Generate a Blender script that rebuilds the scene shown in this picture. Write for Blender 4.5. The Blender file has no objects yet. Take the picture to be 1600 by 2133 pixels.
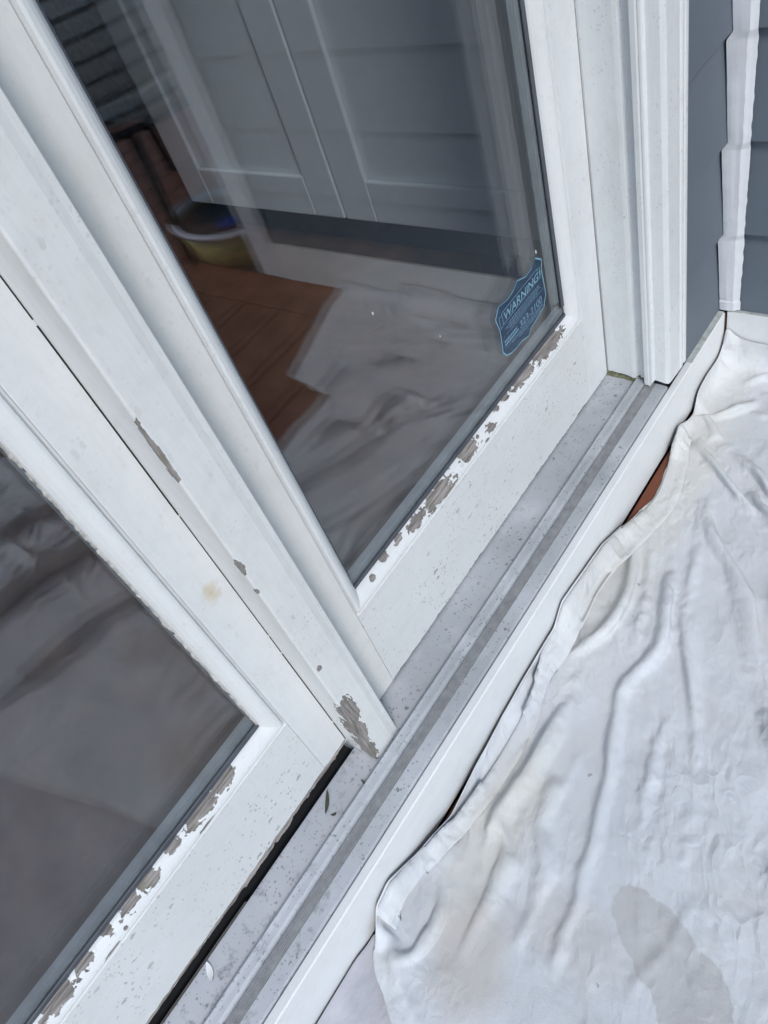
import bpy, bmesh, math, random
from mathutils import Vector, Matrix, noise as mn

rnd = random.Random(7)
sc = bpy.context.scene
col = sc.collection
R = math.radians

# ------------------------------------------------------------------ camera
cam = bpy.data.cameras.new('camera')
cam.sensor_fit = 'HORIZONTAL'; cam.sensor_width = 36.0
cam.lens = 36.0 * 1604.0 / 1600.0
cam.clip_start = 0.02; cam.clip_end = 400.0
camo = bpy.data.objects.new('camera', cam); col.objects.link(camo)
camo.matrix_world = Matrix(((0.56614, 0.71562, -0.40910, 0.0),
                            (-0.77628, 0.29595, -0.55659, 0.0),
                            (-0.27724, 0.63269, 0.72308, 1.0),
                            (0, 0, 0, 1)))
sc.camera = camo

# ------------------------------------------------------------------ sky, sun, exposure
SUN_EL, SUN_AZ = R(45), R(214)          # azimuth measured clockwise from +Y: light comes from behind the viewer
w = bpy.data.worlds.new('World'); sc.world = w; w.use_nodes = True
wn, wl = w.node_tree.nodes, w.node_tree.links
wn.clear()
sky = wn.new('ShaderNodeTexSky'); sky.sky_type = 'NISHITA'; sky.sun_disc = False
sky.sun_elevation = SUN_EL; sky.sun_rotation = SUN_AZ
sky.air_density = 1.0; sky.dust_density = 1.0; sky.ozone_density = 1.0
hs = wn.new('ShaderNodeHueSaturation'); hs.inputs['Saturation'].default_value = 1.24; hs.inputs['Hue'].default_value = 0.487
bgd = wn.new('ShaderNodeBackground'); bgd.inputs['Strength'].default_value = 0.115
wo = wn.new('ShaderNodeOutputWorld')
wl.new(sky.outputs[0], hs.inputs['Color']); wl.new(hs.outputs[0], bgd.inputs['Color']); wl.new(bgd.outputs[0], wo.inputs['Surface'])
sun = bpy.data.lights.new('sun', 'SUN'); sun.energy = 1.15; sun.angle = R(14); sun.color = (1.0, 0.99, 0.95)
suno = bpy.data.objects.new('sun', sun); col.objects.link(suno)
sd = Vector((math.sin(SUN_AZ) * math.cos(SUN_EL), math.cos(SUN_AZ) * math.cos(SUN_EL), math.sin(SUN_EL)))
suno.rotation_euler = (-sd).to_track_quat('-Z', 'Y').to_euler(); suno.location = sd * 20
sc.view_settings.view_transform = 'Standard'; sc.view_settings.look = 'None'
sc.view_settings.exposure = 0.73; sc.view_settings.gamma = 1.0
sc.cycles.use_adaptive_sampling = True; sc.cycles.adaptive_threshold = 0.03
sc.cycles.max_bounces = 6; sc.cycles.diffuse_bounces = 3; sc.cycles.glossy_bounces = 4; sc.cycles.transparent_max_bounces = 12
sc.cycles.caustics_reflective = False; sc.cycles.caustics_refractive = False

# ------------------------------------------------------------------ node helpers
class NT:
    def __init__(s, name):
        s.m = bpy.data.materials.new(name); s.m.use_nodes = True
        s.t = s.m.node_tree; s.t.nodes.clear()
        s.out = s.t.nodes.new('ShaderNodeOutputMaterial')
        s.pos = s.t.nodes.new('ShaderNodeNewGeometry').outputs['Position']
    def n(s, typ, **ins):
        nd = s.t.nodes.new(typ)
        for k, v in ins.items():
            s.set(nd.inputs[k.replace('_', ' ')], v)
        return nd
    def set(s, sock, v):
        if isinstance(v, bpy.types.NodeSocket): s.t.links.new(v, sock)
        else:
            if isinstance(v, tuple) and len(v) == 3 and sock.type == 'RGBA': v = v + (1,)
            sock.default_value = v
    def math(s, op, a, b=0.0, clamp=False):
        nd = s.t.nodes.new('ShaderNodeMath'); nd.operation = op; nd.use_clamp = clamp
        s.set(nd.inputs[0], a); s.set(nd.inputs[1], b); return nd.outputs[0]
    def vmath(s, op, a, b=(0, 0, 0)):
        nd = s.t.nodes.new('ShaderNodeVectorMath'); nd.operation = op
        s.set(nd.inputs[0], a); s.set(nd.inputs[1], b)
        return nd.outputs['Value'] if op in ('LENGTH', 'DOT_PRODUCT') else nd.outputs['Vector']
    def noise(s, vec, scale, detail=3, rough=0.55, color=False):
        nd = s.n('ShaderNodeTexNoise', Vector=vec, Scale=scale, Detail=detail, Roughness=rough)
        return nd.outputs['Color'] if color else nd.outputs['Fac']
    def ramp(s, f, a, b, lo=0.0, hi=1.0):
        nd = s.t.nodes.new('ShaderNodeMapRange'); nd.clamp = True
        s.set(nd.inputs[0], f); nd.inputs[1].default_value = a; nd.inputs[2].default_value = b
        nd.inputs[3].default_value = lo; nd.inputs[4].default_value = hi
        return nd.outputs[0]
    def mix(s, f, a, b):
        nd = s.t.nodes.new('ShaderNodeMix'); nd.data_type = 'RGBA'
        s.set(nd.inputs[0], f); s.set(nd.inputs[6], a); s.set(nd.inputs[7], b); return nd.outputs[2]
    def scale(s, v):
        return s.vmath('MULTIPLY', s.pos, v)
    def ell(s, P, lst):
        """signed value: >0 inside the union of ellipses in (x, z)"""
        cur = None
        for e in lst:
            cx, cz, rx, rz = e[:4]; cy, iy = (e[4], 1 / e[5]) if len(e) > 4 else (0, 0)
            d = s.vmath('MULTIPLY', s.vmath('SUBTRACT', P, (cx, cy, cz)), (1 / rx, iy, 1 / rz))
            v = s.math('SUBTRACT', 1.0, s.vmath('LENGTH', d))
            cur = v if cur is None else s.math('MAXIMUM', cur, v)
        return cur
    def specks(s, scale, rmax, stretch=(1, 1, 1), thin=0.5):
        wob = s.vmath('MULTIPLY', s.vmath('SUBTRACT', s.noise(s.pos, scale * 1.6, 2, 0.6, True), (0.5, 0.5, 0.5)), (0.75 / scale, 0.75 / scale, 0.75 / scale))
        vo = s.n('ShaderNodeTexVoronoi', Vector=s.vmath('MULTIPLY', s.vmath('ADD', s.pos, wob), stretch), Scale=scale)
        sep = s.n('ShaderNodeSeparateColor', Color=vo.outputs['Color'])
        r = s.ramp(sep.outputs[0], thin, 1.0, 0.0, rmax)
        return s.math('LESS_THAN', vo.outputs['Distance'], r)
    def done(s, color, rough, height=None, dist=0.001, strength=1.0, metallic=0.0, spec=None):
        p = s.n('ShaderNodeBsdfPrincipled')
        s.set(p.inputs['Base Color'], color); s.set(p.inputs['Roughness'], rough); s.set(p.inputs['Metallic'], metallic)
        if spec is not None: p.inputs['Specular IOR Level'].default_value = spec
        if height is not None:
            b = s.n('ShaderNodeBump', Height=height, Strength=strength, Distance=dist)
            s.t.links.new(b.outputs[0], p.inputs['Normal'])
        s.t.links.new(p.outputs[0], s.out.inputs[0]); return s.m

def bare_wood(nt, along):
    st = {'x': (6, 90, 90), 'z': (90, 90, 6)}[along]
    g = nt.noise(nt.scale(st), 4.0, 5, 0.65)
    c = nt.mix(nt.ramp(g, 0.35, 0.65), (0.12, 0.108, 0.100), (0.36, 0.325, 0.305))
    moss = nt.ramp(nt.noise(nt.pos, 38, 2), 0.60, 0.72)
    return nt.mix(nt.math('MULTIPLY', moss, 0.55), c, (0.16, 0.165, 0.10)), g

def paint(name, base=(0.74, 0.745, 0.74), along='x', specks=1.0, peel=None, peel_amp=0.45, grime=0.0, yellow=None):
    nt = NT(name)
    big = nt.noise(nt.pos, 5.0, 4)
    mid = nt.noise(nt.pos, 45.0, 4)
    c = nt.mix(nt.ramp(big, 0.3, 0.7), tuple(b * 0.93 for b in base), base)
    c = nt.mix(nt.math('MULTIPLY', nt.ramp(mid, 0.5, 0.75), 0.16 + grime), c, tuple(b * 0.70 for b in base))
    st = {'x': (2.5, 30, 30), 'z': (30, 30, 2.5)}[along]
    brush = nt.noise(nt.scale(st), 9.0, 4, 0.6)
    c = nt.mix(nt.math('MULTIPLY', nt.ramp(brush, 0.42, 0.68), 0.14 + grime * 0.6), c, tuple(b * 0.78 for b in base))
    wash = nt.noise(nt.scale((1, 1, 0.35) if along == 'z' else (0.35, 1, 1)), 26, 5, 0.65)
    c = nt.mix(nt.math('MULTIPLY', nt.ramp(wash, 0.52, 0.72), 0.20 + grime), c, tuple(b * k_ for b, k_ in zip(base, (0.76, 0.75, 0.70))))
    if specks > 0:
        dens = nt.ramp(nt.noise(nt.pos, 9.0, 3), 0.36, 0.62)
        elong = {'x': (0.55, 1, 1), 'z': (1, 1, 0.55)}[along]
        m1 = nt.specks(88, 0.27, elong, 0.52)
        m2 = nt.specks(190, 0.40, (1, 1, 1), 0.42)
        m = nt.math('MULTIPLY', nt.math('MAXIMUM', m1, nt.math('MULTIPLY', m2, 0.7)), nt.math('MULTIPLY', dens, 0.72 * specks))
        c = nt.mix(m, c, (0.19, 0.19, 0.185))
    if yellow:
        P = nt.vmath('ADD', nt.pos, nt.vmath('SCALE', nt.noise(nt.pos, 60, 3, color=True), (0, 0, 0)))
        e = nt.math('ADD', nt.ell(nt.pos, yellow), nt.math('MULTIPLY', nt.math('SUBTRACT', nt.noise(nt.pos, 90, 4), 0.5), 1.3))
        c = nt.mix(nt.math('MULTIPLY', nt.ramp(e, 0.0, 0.9), 0.75), c, (0.55, 0.43, 0.25))
    h = nt.math('MULTIPLY', brush, 0.25)
    rough = 0.42
    if peel:
        n1 = nt.noise(nt.pos, 75, 4, 0.65); n2 = nt.noise(nt.pos, 260, 3, 0.6)
        jag = nt.math('ADD', nt.math('MULTIPLY', nt.math('SUBTRACT', n1, 0.5), 2.6 * peel_amp), nt.math('MULTIPLY', nt.math('SUBTRACT', n2, 0.5), 1.3 * peel_amp))
        vc = nt.n('ShaderNodeTexVoronoi', Vector=nt.scale((1, 1, 1.7) if along == 'x' else (1.7, 1, 0.7)), Scale=150.0)
        cell = nt.n('ShaderNodeSeparateColor', Color=vc.outputs['Color']).outputs[0]
        jag = nt.math('ADD', jag, nt.math('MULTIPLY', nt.math('SUBTRACT', cell, 0.5), 1.5 * peel_amp))
        e = nt.math('ADD', nt.ell(nt.pos, peel), jag)
        mask = nt.ramp(e, 0.0, 0.02)
        rim = nt.math('MULTIPLY', nt.ramp(e, -0.14, 0.0), nt.math('SUBTRACT', 1.0, mask))
        wood, g = bare_wood(nt, along)
        c = nt.mix(nt.math('MULTIPLY', rim, 0.5), c, (0.83, 0.835, 0.83))
        edge = nt.math('MULTIPLY', nt.ramp(e, 0.0, 0.05), nt.math('SUBTRACT', 1.0, nt.ramp(e, 0.05, 0.14)))
        wood = nt.mix(nt.math('MULTIPLY', edge, 0.35), wood, (0.07, 0.06, 0.052))
        c = nt.mix(mask, c, wood)
        h = nt.math('ADD', nt.math('MULTIPLY', nt.math('SUBTRACT', 1.0, mask), nt.math('ADD', 0.9, nt.math('MULTIPLY', h, 0.4))),
                    nt.math('MULTIPLY', nt.math('MULTIPLY', g, mask), 0.8))
        rough = nt.ramp(mask, 0, 1, 0.42, 0.9)
    return nt.done(c, rough, h, 0.0012 if peel else 0.0006, 0.9 if peel else 0.5)

def plain(name, colr, rough=0.5, metallic=0.0, nscale=30, namp=0.15, bump=0.0, spec=None):
    nt = NT(name)
    n = nt.noise(nt.pos, nscale, 4)
    c = nt.mix(nt.ramp(n, 0.3, 0.7), tuple(x * (1 - namp) for x in colr), tuple(min(1, x * (1 + namp)) for x in colr))
    return nt.done(c, rough, n if bump else None, bump or 0.001, 0.5, metallic, spec)

# ------------------------------------------------------------------ mesh helpers
def link_obj(name, me, mat, parent=None):
    o = bpy.data.objects.new(name, me); col.objects.link(o)
    if mat and not me.materials: me.materials.append(mat)
    if parent is not None:
        o.parent = parent
        p = parent
        inv = Matrix.Identity(4)
        loc = Vector((0, 0, 0))
        while p is not None:
            if p.parent is None: loc = p.location.copy()
            p = p.parent
        if parent.type == 'EMPTY': o.matrix_parent_inverse = Matrix.Translation(-loc)
    return o
def mesh(name, verts, faces, mat, parent=None, smooth=False, bevel=0.0, seg=2):
    me = bpy.data.meshes.new(name); me.from_pydata([tuple(v) for v in verts], [], faces); me.update()
    bm = bmesh.new(); bm.from_mesh(me); bmesh.ops.recalc_face_normals(bm, faces=bm.faces); bm.to_mesh(me); bm.free()
    if smooth:
        for p in me.polygons: p.use_smooth = True
    o = link_obj(name, me, mat, parent)
    if bevel:
        b = o.modifiers.new('bevel', 'BEVEL'); b.width = bevel; b.segments = seg; b.limit_method = 'ANGLE'; b.angle_limit = R(40)
    return o
def boxvf(x0, x1, y0, y1, z0, z1):
    v = [(x, y, z) for x in (x0, x1) for y in (y0, y1) for z in (z0, z1)]
    f = [(0, 1, 3, 2), (4, 6, 7, 5), (0, 4, 5, 1), (2, 3, 7, 6), (0, 2, 6, 4), (1, 5, 7, 3)]
    return v, f
def box(name, x0, x1, y0, y1, z0, z1, mat, parent=None, bevel=0.0012):
    v, f = boxvf(x0, x1, y0, y1, z0, z1)
    return mesh(name, v, f, mat, parent, bevel=bevel)
def prism(name, poly, a, b, axis, mat, parent=None, bevel=0.0, smooth=False, steps=1):
    """extrude a closed 2-D polygon along an axis: 'x': (y,z), 'y': (x,z), 'z': (x,y)"""
    def P(p, t):
        return {'x': (t, p[0], p[1]), 'y': (p[0], t, p[1]), 'z': (p[0], p[1], t)}[axis]
    n = len(poly); v = []; f = []
    for k in range(steps + 1):
        t = a + (b - a) * k / steps
        v += [P(p, t) for p in poly]
    for k in range(steps):
        for i in range(n):
            j = (i + 1) % n
            f.append((k * n + i, k * n + j, (k + 1) * n + j, (k + 1) * n + i))
    f.append(tuple(range(n))); f.append(tuple(steps * n + i for i in range(n)))
    return mesh(name, v, f, mat, parent, smooth, bevel)
def tube(name, pts, r, mat, parent=None, seg=8, closed=False, cap=True):
    pts = [Vector(p) for p in pts]; n = len(pts); v = []; f = []
    rr = r if isinstance(r, (list, tuple)) else [r] * n
    up = Vector((0.13, 0.2, 1)).normalized()
    for i, p in enumerate(pts):
        d = (pts[(i + 1) % n] - pts[i - 1]) if closed else (pts[min(i + 1, n - 1)] - pts[max(i - 1, 0)])
        d.normalize(); a = d.cross(up)
        if a.length < 0.1: a = d.cross(Vector((1, 0, 0)))
        a.normalize(); b = d.cross(a)
        for k in range(seg):
            t = 2 * math.pi * k / seg
            v.append(p + (a * math.cos(t) + b * math.sin(t)) * rr[i])
    for i in range(n if closed else n - 1):
        j = (i + 1) % n
        for k in range(seg):
            f.append((i * seg + k, i * seg + (k + 1) % seg, j * seg + (k + 1) % seg, j * seg + k))
    if not closed and cap:
        f.append(tuple(range(seg))); f.append(tuple((n - 1) * seg + k for k in range(seg)))
    return mesh(name, v, f, mat, parent, True)
def thing(name, label, cat, loc, group=None):
    o = bpy.data.objects.new(name, None); col.objects.link(o); o.location = loc; o.empty_display_size = 0.05
    return tag(o, label, cat, group)
def tag(o, label, cat, group=None):
    o['label'] = label; o['category'] = cat
    if group: o['group'] = group
    return o
def struct(o):
    o['kind'] = 'structure'; return o
def interp(x, tab):
    if x <= tab[0][0]: return tab[0][1]
    for (a, va), (b, vb) in zip(tab, tab[1:]):
        if x <= b: return va + (vb - va) * (x - a) / (b - a)
    return tab[-1][1]

# ------------------------------------------------------------------ materials
PEEL_R = [(0.854, 0.1975, 0.0442, 0.0096), (0.774, 0.2005, 0.0368, 0.0067), (0.661, 0.1935, 0.012, 0.0052), (0.605, 0.1975, 0.0239, 0.0081), (0.519, 0.1925, 0.034, 0.0118), (0.46, 0.1955, 0.0193, 0.0059), (0.386, 0.1995, 0.0083, 0.0037), (0.353, 0.1965, 0.0055, 0.003), (0.693, 0.2015, 0.0092, 0.003), (0.42, 0.1995, 0.0101, 0.003), (0.643, 0.1855, 0.0055, 0.0022), (0.72, 0.2005, 0.0092, 0.0022)]
PEEL_L = [(0.088, 0.1955, 0.011, 0.0067), (0.036, 0.1845, 0.0184, 0.0081), (-0.004, 0.1835, 0.0248, 0.0067), (-0.051, 0.1845, 0.011, 0.0044), (-0.092, 0.1845, 0.0156, 0.0081), (-0.121, 0.1845, 0.0166, 0.0074), (-0.155, 0.1865, 0.0083, 0.0052), (-0.192, 0.1875, 0.011, 0.0074), (-0.229, 0.1845, 0.0248, 0.0081), (-0.142, 0.1735, 0.0028, 0.0022), (-0.074, 0.1915, 0.0037, 0.0022), (-0.01, 0.1695, 0.0147, 0.0015), (-0.17, 0.1695, 0.0129, 0.0015), (-0.32, 0.1845, 0.0368, 0.0074), (-0.45, 0.1855, 0.0276, 0.0059)]
PEEL_A = [(0.1945, 0.138, 0.0145, 0.034, 0.506, 0.02), (0.190, 0.090, 0.0125, 0.034, 0.506, 0.03), (0.187, 0.037, 0.0115, 0.034, 0.506, 0.03), (0.187, 0.625, 0.0034, 0.038, 0.5075, 0.005),
          (0.187, 0.464, 0.0045, 0.012, 0.5075, 0.005), (0.195, 0.254, 0.0035, 0.005, 0.506, 0.01), (0.187, 0.424, 0.003, 0.005, 0.5075, 0.004), (0.187, 0.66, 0.002, 0.004, 0.5075, 0.004)]
M = {}
M['stile'] = paint('painted_wood_upright', (0.75, 0.745, 0.72), 'z', 0.25, grime=0.05)
M['stileL'] = paint('painted_wood_upright_stained', (0.74, 0.745, 0.745), 'z', 0.22, grime=0.03, yellow=[(0.165, 0.421, 0.014, 0.016)])
M['rail'] = paint('painted_wood_rail', (0.72, 0.725, 0.72), 'x', 1.0)
M['beadR'] = paint('peeling_painted_bead', (0.76, 0.765, 0.765), 'x', 0.4, PEEL_R)
M['beadL'] = paint('peeling_painted_bead_worn', (0.76, 0.765, 0.765), 'x', 0.4, PEEL_L)
M['beadV'] = paint('painted_bead', (0.76, 0.765, 0.765), 'z', 0.2)
M['astragal'] = paint('painted_astragal', (0.74, 0.74, 0.73), 'z', 0.35, PEEL_A, 0.28, grime=0.12)
M['jamb'] = paint('painted_jamb', (0.74, 0.75, 0.755), 'z', 0.38, grime=0.04)
M['trim'] = paint('painted_corner_trim', (0.74, 0.745, 0.77), 'z', 0.12, grime=0.06)
M['skirt'] = paint('painted_skirting', (0.78, 0.785, 0.785), 'x', 0.12)
M['ledge'] = plain('weathered_ledge_paint', (0.42, 0.44, 0.42), 0.6, nscale=60, namp=0.25)
M['sill'] = None
nt = NT('weathered_sill_paint')
big = nt.noise(nt.pos, 7, 4); blot = nt.noise(nt.pos, 34, 6, 0.7)
c = nt.mix(nt.ramp(big, 0.35, 0.65), (0.33, 0.345, 0.36), (0.44, 0.455, 0.475))
xg = nt.n('ShaderNodeSeparateXYZ', Vector=nt.pos).outputs[0]
leftness = nt.ramp(xg, -0.25, 0.5, 1.0, 0.0)
c = nt.mix(nt.math('MULTIPLY', leftness, 0.75), c, (0.50, 0.505, 0.54))
c = nt.mix(nt.math('MULTIPLY', nt.math('MULTIPLY', nt.ramp(blot, 0.55, 0.66), leftness), 0.75), c, (0.13, 0.13, 0.145))
c = nt.mix(nt.math('MULTIPLY', nt.ramp(nt.noise(nt.pos, 14, 3), 0.55, 0.7), 0.35), c, (0.52, 0.53, 0.56))
m = nt.math('MAXIMUM', nt.specks(95, 0.26, (1, 1, 1), 0.5), nt.math('MULTIPLY', nt.specks(210, 0.40, (1, 1, 1), 0.35), 0.75))
m = nt.math('MULTIPLY', m, nt.ramp(nt.noise(nt.pos, 12, 3), 0.35, 0.6, 0.2, 0.72))
c = nt.mix(m, c, (0.10, 0.10, 0.105))
M['sill'] = nt.done(c, 0.5, nt.math('SUBTRACT', nt.math('MULTIPLY', blot, 0.3), nt.math('MULTIPLY', m, 0.4)), 0.0006, 0.6)
M['track'] = plain('ribbed_track_vinyl', (0.30, 0.305, 0.31), 0.5, nscale=80, namp=0.2)
M['channel'] = plain('dark_channel', (0.015, 0.016, 0.02), 0.7)
nt = NT('weathered_bare_wood'); wd, g = bare_wood(nt, 'x'); M['wood'] = nt.done(wd, 0.9, g, 0.001, 0.8)
M['rot'] = plain('dark_edge_wood', (0.045, 0.042, 0.036), 0.9, nscale=120, namp=0.5)  # bare edge wood coloured near black to draw the line under the rails
M['gasket'] = plain('glazing_gasket', (0.07, 0.078, 0.095), 0.55)
M['spacer'] = plain('glazing_spacer', (0.24, 0.27, 0.29), 0.4)
M['black'] = plain('gap_black', (0.012, 0.012, 0.014), 0.6)
nt = NT('siding_paint')
nn = nt.noise(nt.pos, 3.0, 4); fine = nt.noise(nt.pos, 260, 3)
c = nt.mix(nt.ramp(nn, 0.3, 0.7), (0.118, 0.142, 0.172), (0.136, 0.160, 0.190))
M['siding'] = nt.done(c, 0.55, fine, 0.0006, 0.35)
nt = NT('stained_deck_wood')
g = nt.noise(nt.scale((3, 60, 60)), 6, 5, 0.6); bl = nt.noise(nt.pos, 7, 4)
c = nt.mix(nt.ramp(g, 0.3, 0.7), (0.105, 0.029, 0.012), (0.225, 0.070, 0.030))
c = nt.mix(nt.math('MULTIPLY', nt.ramp(bl, 0.5, 0.7), 0.5), c, (0.095, 0.032, 0.016))
M['deck'] = nt.done(c, 0.6, g, 0.001, 0.5)
# glass: thin clear sheet, reflection by angle of incidence
nt = NT('window_glass')
ge = nt.t.nodes.new('ShaderNodeNewGeometry')
cosi = nt.math('ABSOLUTE', nt.vmath('DOT_PRODUCT', ge.outputs['Normal'], ge.outputs['Incoming']))
fr = nt.math('ADD', 0.062, nt.math('MULTIPLY', 0.938, nt.math('POWER', nt.math('SUBTRACT', 1.0, cosi), 5.0)))
gl = nt.n('ShaderNodeBsdfGlossy', Color=(1, 1, 1), Roughness=0.0)
tr = nt.n('ShaderNodeBsdfTransparent', Color=(0.955, 0.965, 0.975))
mx = nt.t.nodes.new('ShaderNodeMixShader')
nt.t.links.new(fr, mx.inputs[0]); nt.t.links.new(tr.outputs[0], mx.inputs[1]); nt.t.links.new(gl.outputs[0], mx.inputs[2])
nt.t.links.new(mx.outputs[0], nt.out.inputs[0]); M['glass'] = nt.m

# ------------------------------------------------------------------ ground, deck
DZ = -0.122
struct(box('ground', -60, 60, -60, 60, -0.75, -0.70, plain('lawn', (0.05, 0.075, 0.03), 0.9, nscale=4, namp=0.4), None, 0))
deck = struct(box('deck', -2.6, 3.4, -3.4, 0.60, DZ - 0.20, DZ - 0.030, plain('deck_underside', (0.03, 0.02, 0.015), 0.9), None, 0))
def board(x0, x1, y0, y1):
    o = box('board', x0, x1, y0, y1, DZ - 0.029, DZ, M['deck'], deck, 0.002); return o
y = 0.424
while y > -3.3:
    board(-2.5, 1.124, y - 0.1355, y)
    if y < -0.80: board(1.262, 3.3, y - 0.1355, y)
    y -= 0.145
board(1.130, 1.256, -3.35, 0.424)

# ------------------------------------------------------------------ the interior room
M['int_wall'] = plain('interior_wall_paint', (0.68, 0.68, 0.68), 0.8)
M['int_floor'] = plain('interior_dark_floor', (0.105, 0.058, 0.036), 0.55, nscale=12, namp=0.4)
struct(box('interior_floor', -2.6, 2.0, 0.604, 4.2, -0.06, -0.012, M['int_floor'], None, 0))
struct(box('interior_wall', -2.6, 2.0, 4.2, 4.3, -0.06, 2.5, M['int_wall'], None, 0))
struct(box('interior_side_wall', -2.7, -2.6, 0.60, 4.3, -0.06, 2.5, M['int_wall'], None, 0))
struct(box('interior_right_wall', 1.90, 2.0, 0.62, 4.2, -0.012, 2.5, M['int_wall'], None, 0))
struct(box('ceiling', -2.7, 2.0, 0.60, 4.3, 2.5, 2.6, M['int_wall'], None, 0))
M['cab'] = plain('cabinet_paint', (0.64, 0.67, 0.69), 0.35, namp=0.03)
M['counter'] = plain('cabinet_counter', (0.25, 0.25, 0.26), 0.3)
cab = thing('base_cabinet', 'white panelled base cabinet seen through the glass, inside the room', 'cabinet', (1.27, 1.33, 0))
box('carcass', 1.272, 1.88, 0.68, 1.955, 0.10, 0.90, M['cab'], cab, 0.001)
box('toe_kick', 1.33, 1.88, 0.69, 1.94, -0.012, 0.10, plain('toe_kick_paint', (0.03, 0.032, 0.036), 0.6), cab, 0)
box('countertop', 1.235, 1.885, 0.66, 1.975, 0.90, 0.935, M['counter'], cab, 0.003)
def cab_door(y0, y1):
    z0, z1 = 0.103, 0.885
    d = box('door', 1.264, 1.271, y0, y1, z0, z1, M['cab'], cab, 0.001)
    for a, b, c_, e in ((y0, y0 + 0.098, z0, z1), (y1 - 0.098, y1, z0, z1), (y0 + 0.0985, y1 - 0.0985, z0, z0 + 0.105), (y0 + 0.0985, y1 - 0.0985, z1 - 0.105, z1)):
        box('door_frame', 1.250, 1.2635, a, b, c_, e, M['cab'], d, 0.004)
cab_door(1.356, 1.953); cab_door(0.690, 1.350)

# ------------------------------------------------------------------ house walls with lap siding
LAP = [(-0.006 + 0.0, 0.1575)] + [(0.1575 + 0.1663 * k, 0.1575 + 0.1663 * (k + 1)) for k in range(16)]
WT = LAP[-1][1]
dw = thing('siding_wall', 'blue-grey lap siding strip between the white door casing and the inside corner', 'wall', (1.18, 0.46, 0.0))
box('wall_core', 1.03, 1.50, 0.462, 0.612, -0.12, WT, M['siding'], dw, 0)
for a, b in LAP:
    prism('siding_board', [(0.4388, a), (0.4535, b + 0.012), (0.461, b + 0.012), (0.461, a)], 1.090, 1.268, 'x', M['siding'], dw, 0.001)
rw = thing('siding_wall', 'blue-grey lap siding wall at the right edge, meeting the door wall at the corner', 'wall', (1.28, 0.0, 0.0))
box('wall_core', 1.279, 1.50, -0.615, 0.458, -0.12, WT, M['siding'], rw, 0)
for a, b in LAP:
    prism('siding_board', [(1.2560, a), (1.2695, b + 0.012), (1.278, b + 0.012), (1.278, a)], -0.524, 0.4435, 'y', M['siding'], rw, 0.001)
M['far'] = M['siding']
fw = thing('house_wall', 'plain blue-grey house wall left of and above the two glazed doors', 'wall', (-1.7, 0.56, 0))
box('wall_panel', -2.7, -0.74, 0.50, 0.60, DZ - 0.1, WT, M['siding'], fw, 0)
box('wall_panel', -0.739, 1.029, 0.50, 0.60, 2.16, WT, M['siding'], fw, 0)
cb = tag(box('corner_board', 1.253, 1.2775, -0.620, -0.5265, DZ + 0.002, WT, M['trim'], None, 0.002), 'white vertical board ending the siding wall, seen only mirrored in the glass', 'trim board')

# scribed trim strip in the inside corner
tv, tf = [], []
NZ = 640; prof = 7
for k in range(NZ + 1):
    z = -0.001 + (2.2 + 0.001) * k / NZ
    a, b = [(a, b) for a, b in LAP if a <= z <= b + 1e-6][0]
    t = (z - a) / (b - a)                       # 0 at the butt edge of the course, 1 under the next butt
    jl = 0.0016 * mn.noise(Vector((z * 38, 1.3, 0))); jr = 0.0014 * mn.noise(Vector((z * 70, 7.1, 0)))
    t_ = t if t < 0.93 else max(0.0, (1 - t) / 0.07) * 0.93
    L0 = Vector((1.2500 + jl, 0.4374 + 0.0100 * t_)); R0 = Vector((1.2546 + 0.0045 * t_, 0.4040 + jr))
    if k < 6: L0.x -= 0.003; R0.y -= 0.002
    for i in range(prof):
        s = i / (prof - 1); p = L0.lerp(R0, s); bul = 0.0035 * math.sin(math.pi * s) + 0.0005 * mn.noise(Vector((z * 7, s * 5, 2)))
        if i == 4: bul += 0.0014
        nrm = Vector((-0.95, -0.30)); p = p + nrm * bul
        tv.append((p.x, p.y, z))
    tv.append((1.2690, 0.4530, z))
W_ = prof + 1
for k in range(NZ):
    for i in range(W_):
        j = (i + 1) % W_
        tf.append((k * W_ + i, k * W_ + j, (k + 1) * W_ + j, (k + 1) * W_ + i))
tf.append(tuple(range(W_))); tf.append(tuple(NZ * W_ + i for i in range(W_)))
tag(mesh('corner_trim', tv, tf, M['trim'], None, False), 'narrow white ragged-edged trim strip painted into the corner between the two siding walls', 'trim')

# ------------------------------------------------------------------ skirting boards under the siding and sill
FY = 0.427
sk1 = thing('skirting_board', 'long white skirting board under the grey door sill, drop cloth bunched against it', 'skirting board', (0.3, 0.437, DZ))
prism('board', [(FY, DZ + 0.001), (FY, -0.0075), (FY + 0.002, -0.006), (FY + 0.0135, -0.006), (FY + 0.0135, DZ + 0.001)], -1.6, 1.2465, 'x', M['skirt'], sk1, 0.0006)
prism('ledge', [(FY + 0.0015, -0.0055), (FY + 0.002, -0.0038), (0.4435, -0.0025), (0.4435, -0.0055)], 1.094, 1.246, 'x', M['ledge'], sk1)
sk2 = thing('skirting_board', 'short white skirting board at the foot of the right-hand siding wall', 'skirting board', (1.26, 0.2, DZ))
box('board', 1.2510, 1.2645, -0.523, 0.4245, DZ + 0.001, -0.006, M['skirt'], sk2, 0.001)
box('ledge', 1.2512, 1.2640, -0.523, 0.4240, -0.0058, -0.0035, M['ledge'], sk2, 0.0005)
box('joint_strip', 1.2470, 1.2505, 0.4262, 0.4290, DZ + 0.001, -0.008, plain('brown_joint', (0.10, 0.05, 0.03), 0.9), sk2, 0)  # dark brown strip filling the joint between the skirting boards

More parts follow.
